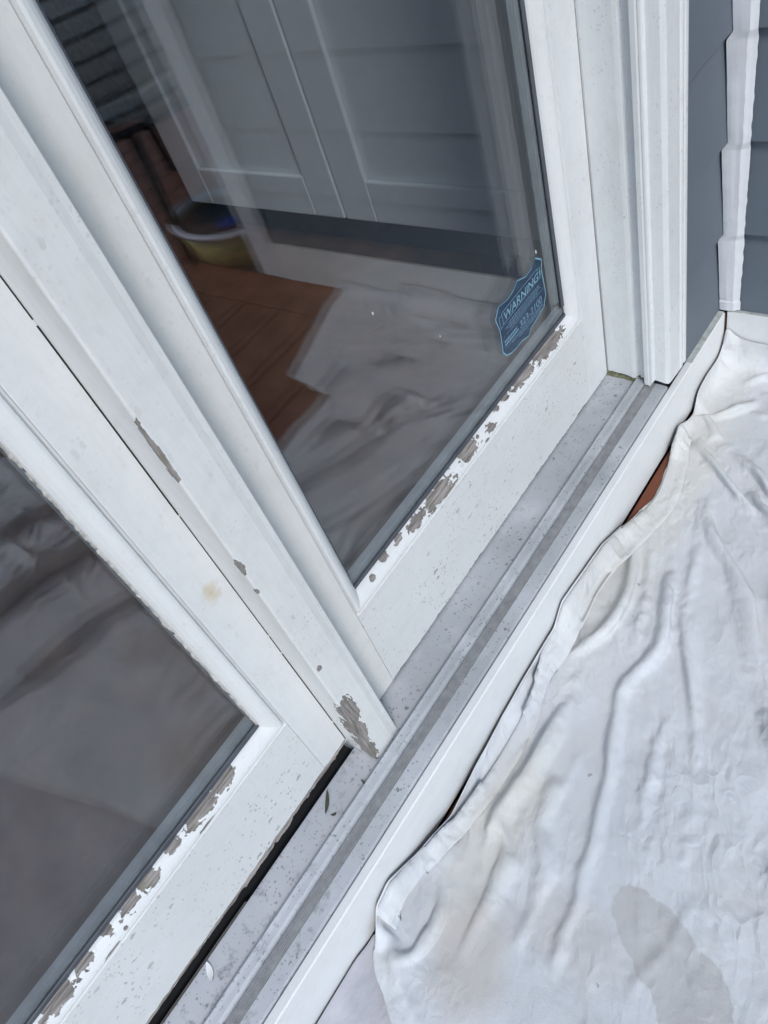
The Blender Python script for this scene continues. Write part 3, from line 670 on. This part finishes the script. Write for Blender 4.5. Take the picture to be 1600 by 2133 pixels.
# (kind, path, height, width): 'r' soft ridge, 'c' sharp crease ridge, 'v' valley, 's' step (left of path is higher)
FOLDS = [
 ('c', V2([(1.05, 0.37), (0.92, 0.335), (0.80, 0.30), (0.66, 0.255), (0.55, 0.205), (0.42, 0.15), (0.30, 0.12)]), 0.0095, 0.030),
 ('c', V2([(1.02, 0.27), (0.88, 0.21), (0.75, 0.15), (0.60, 0.10), (0.50, 0.05)]), 0.010, 0.032),
 ('c', V2([(0.72, 0.355), (0.60, 0.325), (0.45, 0.275), (0.34, 0.245), (0.25, 0.225), (0.08, 0.20)]), 0.0085, 0.026),
 ('c', V2([(0.52, 0.36), (0.40, 0.352), (0.30, 0.345), (0.20, 0.345), (0.10, 0.33)]), 0.0075, 0.020),
 ('c', V2([(0.36, 0.10), (0.22, 0.09), (0.10, 0.13), (-0.02, 0.16)]), 0.0035, 0.024),
 ('c', V2([(1.16, 0.33), (1.10, 0.24), (1.05, 0.12), (1.02, 0.0)]), 0.014, 0.028),
 ('s', V2([(1.080, 0.440), (1.109, 0.408), (1.124, 0.355), (1.121, 0.297), (1.10, 0.10), (1.06, -0.05)]), -0.030, 0.010),
 ('s', V2([(0.90, 0.335), (0.819, 0.295), (0.774, 0.246), (0.715, 0.208), (0.648, 0.171), (0.567, 0.119), (0.506, 0.086), (0.44, 0.03)]), -0.010, 0.006),
 ('s', V2([(0.392, 0.073), (0.349, 0.043), (0.262, 0.004), (0.15, -0.03)]), -0.008, 0.006),
 ('v', V2([(0.42, 0.345), (0.375, 0.323), (0.304, 0.327), (0.253, 0.309), (0.201, 0.286), (0.159, 0.279), (0.07, 0.282), (0.007, 0.289)]), -0.010, 0.016),
 ('r', V2([(0.479, 0.222), (0.385, 0.197), (0.326, 0.186)]), 0.006, 0.014),
 ('r', V2([(0.90, 0.20), (0.70, 0.13), (0.55, 0.05)]), 0.012, 0.03),
 ('r', V2([(1.00, 0.36), (0.92, 0.30), (0.85, 0.18), (0.82, 0.02)]), 0.018, 0.035),
 ('r', V2([(1.20, 0.40), (1.19, 0.30), (1.16, 0.10)]), 0.020, 0.030),
 ('c', V2([(1.02, 0.33), (0.95, 0.22), (0.93, 0.08)]), 0.008, 0.012),
 ('r', V2([(0.74, 0.32), (0.62, 0.28), (0.50, 0.28)]), 0.008, 0.020),
 ('r', V2([(0.04, 0.43), (0.014, 0.409), (0.003, 0.373), (-0.019, 0.354), (-0.06, 0.25)]), 0.012, 0.010),
 ('c', V2([(0.083, 0.384), (0.044, 0.372), (0.004, 0.371)]), 0.006, 0.006),
 ('r', V2([(0.55, -0.05), (0.40, -0.25), (0.10, -0.36), (-0.2, -0.42)]), 0.045, 0.03),
 ('r', V2([(0.42, -0.50), (0.20, -0.56), (-0.15, -0.62)]), 0.04, 0.03),
 ('c', V2([(0.35, 0.02), (0.15, -0.10), (-0.15, -0.16)]), 0.03, 0.03),
 ('r', V2([(0.30, -0.72), (0.05, -0.70)]), 0.03, 0.03),
 ('r', V2([(0.40, -0.15), (0.36, -0.40), (0.30, -0.62)]), 0.02, 0.025),
 ('r', V2([(0.18, -0.15), (0.20, -0.40), (0.12, -0.70)]), 0.02, 0.03),
 ('r', V2([(0.90, -0.10), (0.98, 0.02), (1.10, 0.10)]), 0.025, 0.025),
 ('r', V2([(0.72, 0.02), (0.84, 0.06), (0.95, 0.12)]), 0.020, 0.02),
]
EDGE = [(-0.30, -0.117), (-0.0, -0.112), (0.038, -0.062), (0.070, -0.052), (0.124, -0.082), (0.195, -0.104), (0.279, -0.094), (0.36, -0.084), (0.45, -0.082), (0.528, -0.083), (0.561, -0.052), (0.70, -0.068), (0.78, -0.098), (0.877, -0.104), (0.949, -0.112), (0.97, -0.088), (1.014, -0.075), (1.05, -0.095), (1.08, -0.106), (1.10, -0.075), (1.149, -0.074), (1.235, -0.093), (1.26, -0.085)]
def cloth_h(x, y, folds, amp, seed):
    p = Vector((x, y)); h = 0.004
    for kind, pts, hgt, wid in folds:
        if abs(x - pts[0].x) > 0.9 and abs(x - pts[-1].x) > 0.9: continue
        d, s, t = poly_dist(p, pts)
        if kind == 's':
            e = 1.0 / (1.0 + math.exp(-max(-30, min(30, -s * d / wid * 2))))       # 1 on the right-hand side
            far = math.exp(-(d / 0.09) ** 2); tap = min(1, 5 * t + 0.1, 5 * (1 - t) + 0.1)
            h += 1.6 * hgt * e * far * tap
            continue
        if d > wid * 4: continue
        fade = math.sin(math.pi * min(max(t, 0.04), 0.96)) ** 0.5
        g = math.exp(-(d / wid) ** 2) if kind != 'c' else math.exp(-d / wid * 1.2)
        h += 1.35 * hgt * g * fade
    u = x * 0.891 + y * 0.454; v = -x * 0.454 + y * 0.891
    q = Vector((u * 1.7 + seed, v * 5.2, 0.7)); wq = mn.noise_vector(Vector((x * 2.6, y * 2.6, seed))) * 0.7
    h += amp * 0.024 * mn.noise(q + wq)
    for sc_, k in ((7, 0.0060), (15, 0.0022)):
        r_ = 1 - abs(mn.noise(Vector((u * sc_ * 0.30 + seed, v * sc_ * 1.15, seed)) + wq * 1.3))
        gate = max(0.0, 0.5 + 1.6 * mn.noise(Vector((x * 4.2 + sc_, y * 4.2, seed + 3))))
        h += amp * k * (r_ ** 6 - 0.2) * gate
    for sc_, k in ((5.0, 0.0095), (10.0, 0.0024)):
        dv = mn.voronoi(Vector((u * sc_ * 0.62 + seed, v * sc_ * 1.1, seed)) + wq * 0.8)[0]
        h += amp * k * (0.55 - min(1.0, dv[1] - dv[0]))
    return h
def inside(p, poly):
    c_ = False; n = len(poly)
    for i in range(n):
        a = poly[i]; b = poly[i - 1]
        if (a.y > p.y) != (b.y > p.y) and p.x < (b.x - a.x) * (p.y - a.y) / (b.y - a.y) + a.x: c_ = not c_
    return c_
def main_h(x, y):
    h = cloth_h(x, y, FOLDS, 1.0, 3.0)
    ez = interp(x, EDGE) - DZ
    d = max(0.0, 0.424 - y)
    h = h * min(1.0, 0.35 + d / 0.05) + (ez - 0.006) * math.exp(-(d / 0.020) ** 1.5)
    lx = interp(y, [(-0.9, -0.24), (-0.4, -0.22), (0.0, -0.16), (0.22, -0.09), (0.332, -0.054), (0.378, -0.022), (0.44, 0.0)])
    h += 0.006 * max(0.0, min(1.0, 1.0 - (x - lx - 0.16) / 0.05))
    dr = max(0.0, 1.247 - x)
    h += 0.046 * math.exp(-(dr / 0.022) ** 1.5) * (1 if y > -0.1 else 0.5)
    return h

import numpy as np
def sim_cloth(poly, step, hfun, boost, ext, frames=46, iters=14, seed=1, wall_y=0.4245, wall_x=1.2485, pin_y=0.408):
    """drape a sheet: rest lengths come from an over-full height field, then gravity, floor friction and stretch limits settle it"""
    poly = V2(poly); xs = [p.x for p in poly]; ys = [p.y for p in poly]
    x0, y0 = min(xs) - step * 0.5, min(ys) - step * 0.5
    nx = int((max(xs) - x0) / step) + 2; ny = int((max(ys) - y0) / step) + 2
    P = np.zeros((nx, ny, 3)); ins = np.zeros((nx, ny), bool); Hh = np.zeros((nx, ny))
    closed = poly + [poly[0]]
    near = np.zeros((nx, ny), bool)
    for a in range(nx):
        for b in range(ny):
            x, y = x0 + a * step, y0 + b * step
            P[a, b, :2] = x, y; ins[a, b] = inside(Vector((x, y)), poly)
    keep = ins.copy()
    for da in (-1, 0, 1):
        for db in (-1, 0, 1):
            sh = np.roll(np.roll(ins, da, 0), db, 1); keep |= sh
    rim = keep & ~ins
    for a, b in zip(*np.nonzero(rim)):
        p = Vector(P[a, b, :2]); best = None
        for u, v_ in zip(closed, closed[1:]):
            ab = v_ - u; t = max(0, min(1, (p - u).dot(ab) / ab.length_squared)); q = u + ab * t
            if best is None or (p - q).length < (p - best).length: best = q
        P[a, b, :2] = best
    for a, b in zip(*np.nonzero(keep)): Hh[a, b] = max(0.0015, hfun(P[a, b, 0], P[a, b, 1]))
    Q = P.copy(); Q[..., 2] = Hh * boost; P[..., 2] = Hh
    w = np.where(keep, 1.0, 0.0)
    pin = keep & ((P[..., 1] > pin_y) & rim)
    pin |= rim & (P[..., 0] > 1.235)
    w[pin] = 0.0
    cons = []
    def add(da, db, k, e, comp):
        A = (slice(0, nx - da), slice(max(0, -db), ny - max(0, db))); B = (slice(da, nx), slice(max(0, db), ny + min(0, db)))
        L = np.linalg.norm(Q[A] - Q[B], axis=-1) * e
        ok = keep[A] & keep[B]
        cons.append((A, B, L, ok, k, comp))
    ex, ey = ext
    add(1, 0, 1.0, ex, True); add(0, 1, 1.0, ey, True)
    add(1, 1, 0.45, (ex + ey) / 2, True); add(1, -1, 0.45, (ex + ey) / 2, True)
    add(2, 0, 0.22, ex, True); add(0, 2, 0.22, ey, True)
    add(3, 0, 0.08, ex, True); add(0, 3, 0.08, ey, True)
    rs = np.random.RandomState(seed)
    V = np.zeros_like(P); g = -9.8 * (1 / 60.) ** 2 * 0.25
    cnt = np.zeros((nx, ny))
    for (A, B, L, ok, k, c_) in cons[:4]:
        cnt[A] += ok; cnt[B] += ok
    for fr_n in range(frames):
        X = P + V * 0.90; X[..., 2] += g * (w > 0)
        for it in range(iters):
            for ci, (A, B, L, ok, k, comp) in enumerate(cons):
                wa, wb = w[A], w[B]; ws = wa + wb
                d = X[B] - X[A]; ln = np.linalg.norm(d, axis=-1) + 1e-9
                c_ = (ln - L) * ok / np.maximum(ws, 1e-6) * (ws > 0) * k * 0.5
                n_ = d / ln[..., None] * c_[..., None]
                X[A] += n_ * wa[..., None]; X[B] -= n_ * wb[..., None]
            X[..., 2] = np.maximum(X[..., 2], 0.0015)
            X[..., 1] = np.where(w > 0, np.minimum(X[..., 1], wall_y), X[..., 1]); X[..., 0] = np.where(w > 0, np.minimum(X[..., 0], wall_x), X[..., 0])
        low = (X[..., 2] < 0.003) & (w > 0)
        X[low, :2] = P[low, :2] + (X[low, :2] - P[low, :2]) * 0.35
        V = X - P; sp_ = np.linalg.norm(V, axis=-1, keepdims=True); V *= np.minimum(1, 0.01 / np.maximum(sp_, 1e-9)); P = np.where(w[..., None] > 0, P + V, P)
    # light smoothing of cell-scale jitter
    for _ in range(0):
        S = P.copy(); m_ = keep[1:-1, 1:-1] & keep[:-2, 1:-1] & keep[2:, 1:-1] & keep[1:-1, :-2] & keep[1:-1, 2:]
        avg = (P[:-2, 1:-1] + P[2:, 1:-1] + P[1:-1, :-2] + P[1:-1, 2:]) / 4
        S[1:-1, 1:-1] = np.where(m_[..., None], P[1:-1, 1:-1] * 0.5 + avg * 0.5, P[1:-1, 1:-1]); P = S
    return P, keep, ins, x0, y0, step
def sheet(name, simr, mat, parent, sub=1):
    P, keep, ins, x0, y0, step = simr
    nx, ny = keep.shape; idx = -np.ones((nx, ny), int); v = []; f = []
    for a in range(nx - 1):
        for b in range(ny - 1):
            q = ((a, b), (a + 1, b), (a + 1, b + 1), (a, b + 1))
            if all(keep[k] for k in q) and any(ins[k] for k in q):
                r_ = []
                for k in q:
                    if idx[k] < 0:
                        idx[k] = len(v); v.append((P[k][0], P[k][1], P[k][2] + DZ))
                    r_.append(int(idx[k]))
                f.append(tuple(r_))
    o = mesh(name, v, f, mat, parent, True)
    bm = bmesh.new(); bm.from_mesh(o.data)
    if sum(fc.normal.z for fc in bm.faces) < 0: bmesh.ops.reverse_faces(bm, faces=bm.faces)
    bm.to_mesh(o.data); bm.free()
    if sub:
        ms = o.modifiers.new('smooth', 'SUBSURF'); ms.levels = sub; ms.render_levels = sub
    sm = o.modifiers.new('thickness', 'SOLIDIFY'); sm.thickness = 0.0012; sm.offset = 1
    return o
dc = thing('drop_cloth', 'rumpled white cotton drop cloth spread over the deck, stained at the front', 'drop cloth', (0.6, 0.1, DZ))
main_poly = [(1.247, 0.423), (1.16, 0.421), (1.09, 0.420), (1.05, 0.416), (1.01, 0.418), (0.972, 0.416), (0.945, 0.411), (0.90, 0.399), (0.86, 0.395), (0.82, 0.407), (0.76, 0.418), (0.70, 0.421), (0.56, 0.422), (0.45, 0.421), (0.36, 0.420), (0.279, 0.418), (0.195, 0.414), (0.124, 0.419), (0.07, 0.422), (0.036, 0.421), (0.002, 0.412), (-0.022, 0.378), (-0.054, 0.332), (-0.09, 0.22), (-0.16, 0.0), (-0.22, -0.4), (-0.24, -0.80),
             (0.37, -0.84), (0.44, -0.50), (0.60, -0.10), (0.69, -0.040), (0.885, -0.05), (0.905, -0.19), (1.18, -0.285), (1.247, -0.290)]
simr = sim_cloth(main_poly, 0.0072, main_h, 2.1, (1.004, 1.022), 36, 11)
LX = [(-0.9, -0.24), (-0.4, -0.22), (0.0, -0.16), (0.22, -0.09), (0.332, -0.054), (0.378, -0.022), (0.44, 0.0)]
for a, b in zip(*np.nonzero(simr[1])):
    p = simr[0][a, b]
    o_ = p[0] - interp(p[1], LX)
    if o_ < 0.22: simr[0][a, b, 2] = max(p[2], 0.0085 * min(1.0, (0.22 - o_) / 0.05) + 0.001 * mn.noise(Vector((p[0] * 20, p[1] * 20, 0))))
sheet('cloth_sheet', simr, M['cloth'], dc)
def sim_z(x, y):
    P_, kp, _, x0_, y0_, st_ = simr
    a = min(max(int((x - x0_) / st_), 0), kp.shape[0] - 2); b = min(max(int((y - y0_) / st_), 0), kp.shape[1] - 2)
    zs = [P_[a + i, b + j, 2] for i in (0, 1) for j in (0, 1) if kp[a + i, b + j]]
    return sum(zs) / len(zs) if zs else 0.003
# doubled hem lying along the edge by the skirting
HEM = [(1.012, 0.419, 0.400), (0.985, 0.416, 0.385), (0.955, 0.413, 0.380), (0.90, 0.401, 0.366), (0.853, 0.397, 0.358), (0.80, 0.409, 0.368), (0.754, 0.418, 0.378), (0.70, 0.420, 0.386), (0.645, 0.421, 0.396), (0.60, 0.421, 0.392), (0.56, 0.4215, 0.390), (0.52, 0.421, 0.388), (0.47, 0.420, 0.392), (0.455, 0.412, 0.397), (0.44, 0.408, 0.395), (0.40, 0.403, 0.379), (0.36, 0.401, 0.374), (0.30, 0.400, 0.373), (0.24, 0.403, 0.378), (0.19, 0.409, 0.386), (0.13, 0.418, 0.396), (0.085, 0.421, 0.404), (0.05, 0.4215, 0.402), (0.03, 0.4195, 0.395)]
hv, hf = [], []
n = 260
tabo = sorted((a, b) for a, b, c_ in HEM); tabi = sorted((a, c_) for a, b, c_ in HEM)
for i in range(n + 1):
    x = 1.012 + (0.03 - 1.012) * i / n
    sm_ = lambda tb: sum(interp(x + q, tb) for q in (-0.03, -0.02, -0.01, 0, 0.01, 0.02, 0.03)) / 7
    yo = min(0.4215, sm_(tabo)); yi = sm_(tabi) + 0.002 * mn.noise(Vector((x * 30, 1, 1)))
    zo = DZ + max(0.003, sim_z(x, yo)) + 0.002
    for k, s in enumerate((0.0, 0.08, 0.30, 0.55, 0.80, 0.96, 1.0, 0.97)):
        y = yo + (yi - yo) * s
        zc = DZ + max(0.002, sim_z(x, y), sim_z(x, y + 0.009), sim_z(x, y - 0.009))
        roll = (0.0012, 0.0036, 0.0042, 0.0040, 0.0046, 0.0042, 0.0026, 0.0008)[k]
        z = zc + roll * (0.85 + 0.5 * mn.noise(Vector((x * 18, s * 2, 9))))
        if k == 0: z = zo
        hv.append((x, y, z))
for i in range(n):
    for k in range(7):
        hf.append((i * 8 + k, i * 8 + k + 1, (i + 1) * 8 + k + 1, (i + 1) * 8 + k))
ho = mesh('hem', hv, hf, M['cloth'], dc, True)
sm = ho.modifiers.new('thickness', 'SOLIDIFY'); sm.thickness = 0.0014; sm.offset = 0
# grey sheet under it at the left
def h2(x, y):
    h = 0.003 + 0.010 * (0.5 + 0.5 * math.sin((0.424 - y) * 150 + 1.2 * mn.noise(Vector((x * 7, y * 7, 1))))) * math.exp(-max(0, 0.424 - y) / 0.10)
    return min(h + max(0, cloth_h(x, y, [], 0.9, 11.0) - 0.004) * 0.8, 0.014 if x > -0.2 else 0.05)
dc2 = thing('drop_cloth', 'greyish crumpled cloth lower left, tucked under the white drop cloth', 'drop cloth', (-0.4, 0.1, DZ))
sim2 = sim_cloth([(0.010, 0.424), (-0.30, 0.423), (-0.70, 0.421), (-1.30, 0.415), (-1.34, -0.50), (-0.26, -0.62), (-0.10, -0.60), (-0.09, -0.40), (-0.05, 0.0), (0.0, 0.22), (0.01, 0.330), (0.03, 0.375)], 0.011, h2, 1.5, (1.01, 1.03), 30, 10, 5)
for a, b in zip(*np.nonzero(sim2[1])):
    p = sim2[0][a, b]; o_ = p[0] - interp(p[1], LX)
    if o_ > -0.03: sim2[0][a, b, 2] = min(p[2], 0.004 + max(0.0, -o_) * 0.5)
sheet('cloth_sheet', sim2, M['cloth2'], dc2)

# ------------------------------------------------------------------ patio chair and tub (mirrored in the glass)
MK = plain('black_metal', (0.012, 0.013, 0.016), 0.45)
CX, CY = 1.50, -1.27
ch = thing('patio_chair', 'black metal patio chair with curved horizontal bars, mirrored in the right pane', 'chair', (CX, CY, DZ))
for a in (1.25, 2.82, 4.39, 5.96):
    a += 0.98
    c0 = Vector((CX + 0.27 * math.cos(a), CY + 0.27 * math.sin(a), 0.27)); c1 = Vector((CX + 0.42 * math.cos(a), CY + 0.42 * math.sin(a), DZ))
    tube('leg', [c0, c0.lerp(c1, 0.5) + Vector((0, 0, 0.01)), c1], 0.016, MK, ch)
ring = [(CX + 0.30 * math.cos(2 * math.pi * k / 32), CY + 0.30 * math.sin(2 * math.pi * k / 32), 0.27) for k in range(32)]
tube('seat_ring', ring, 0.014, MK, ch, closed=True)
seat = [(0.0, 0.262), (0.27, 0.266), (0.295, 0.285), (0.28, 0.315), (0.20, 0.325), (0.0, 0.330)]
def lathe(name, prof, cx, cy, mat, parent, seg=36, sx=1.0, sy=1.0):
    v = []; f = []; n = len(prof)
    for k in range(seg):
        t = 2 * math.pi * k / seg
        v += [(cx + r * sx * math.cos(t), cy + r * sy * math.sin(t), z) for r, z in prof]
    for k in range(seg):
        for i in range(n - 1):
            f.append((k * n + i, k * n + i + 1, ((k + 1) % seg) * n + i + 1, ((k + 1) % seg) * n + i))
    o = mesh(name, v, f, mat, parent, True); return o
MC = plain('pale_cushion', (0.78, 0.78, 0.78), 0.9, namp=0.1)
lathe('seat_cushion', [(0.002, 0.275), (0.25, 0.278), (0.28, 0.295), (0.265, 0.33), (0.18, 0.345), (0.002, 0.348)], CX, CY, MC, ch)
for k in range(8):
    z = 0.315 + 0.055 * k; rad = 0.30 + 0.05 * (k / 7)
    tube('back_bar', [(CX + rad * math.cos(R(a)), CY + rad * math.sin(R(a)), z) for a in range(-20, 201, 10)], 0.0075, MK, ch)
for a in (-20, 30, 90, 150, 200):
    tube('back_upright', [(CX + (0.30 + 0.05 * t) * math.cos(R(a)), CY + (0.30 + 0.05 * t) * math.sin(R(a)), 0.27 + 0.44 * t) for t in (0, 0.5, 1.0)], 0.010, MK, ch)
bc, bf = [], []
for i in range(25):
    a = R(10 + 160 * i / 24)
    for r_, z in ((0.275, 0.35), (0.29, 0.70), (0.26, 0.72), (0.235, 0.70), (0.22, 0.36)):
        bc.append((CX + r_ * math.cos(a), CY + r_ * math.sin(a), z))
for i in range(24):
    for k in range(5): bf.append((i * 5 + k, i * 5 + (k + 1) % 5, (i + 1) * 5 + (k + 1) % 5, (i + 1) * 5 + k))
bf.append((0, 1, 2, 3, 4)); bf.append(tuple(24 * 5 + k for k in range(5)))
mesh('back_cushion', bc, bf, MC, ch, True)

TX, TY = 1.36, -0.83
tb = thing('plastic_tub', 'yellow plastic tub with a pale rim and dark contents, mirrored behind the white board', 'tub', (TX, TY, DZ))
lathe('tub_body', [(0.002, DZ + 0.002), (0.125, DZ + 0.002), (0.135, DZ + 0.02), (0.160, DZ + 0.112), (0.150, DZ + 0.112), (0.128, DZ + 0.02), (0.002, DZ + 0.014)], TX, TY, plain('yellow_plastic', (0.40, 0.33, 0.11), 0.4), tb, sx=0.85, sy=1.25)
lathe('tub_rim', [(0.150, DZ + 0.1125), (0.170, DZ + 0.1125), (0.174, DZ + 0.122), (0.168, DZ + 0.128), (0.150, DZ + 0.126), (0.150, DZ + 0.1125)], TX, TY, plain('pale_plastic', (0.55, 0.54, 0.60), 0.35), tb, sx=0.85, sy=1.25)
lathe('tub_contents', [(0.002, DZ + 0.112), (0.08, DZ + 0.108), (0.150, DZ + 0.104)], TX, TY, plain('dark_contents', (0.01, 0.01, 0.014), 0.5), tb, sx=0.84, sy=1.24)
bl = []
for k in range(10):
    t = 2 * math.pi * k / 10; r_ = 0.03 * (0.7 + 0.5 * rnd.random()); bl.append((TX - 0.04 + r_ * math.cos(t), TY + 0.06 + r_ * math.sin(t)))
prism('blue_rag', bl, DZ + 0.105, DZ + 0.120, 'z', plain('blue_rag', (0.02, 0.05, 0.30), 0.8), tb, 0.004)
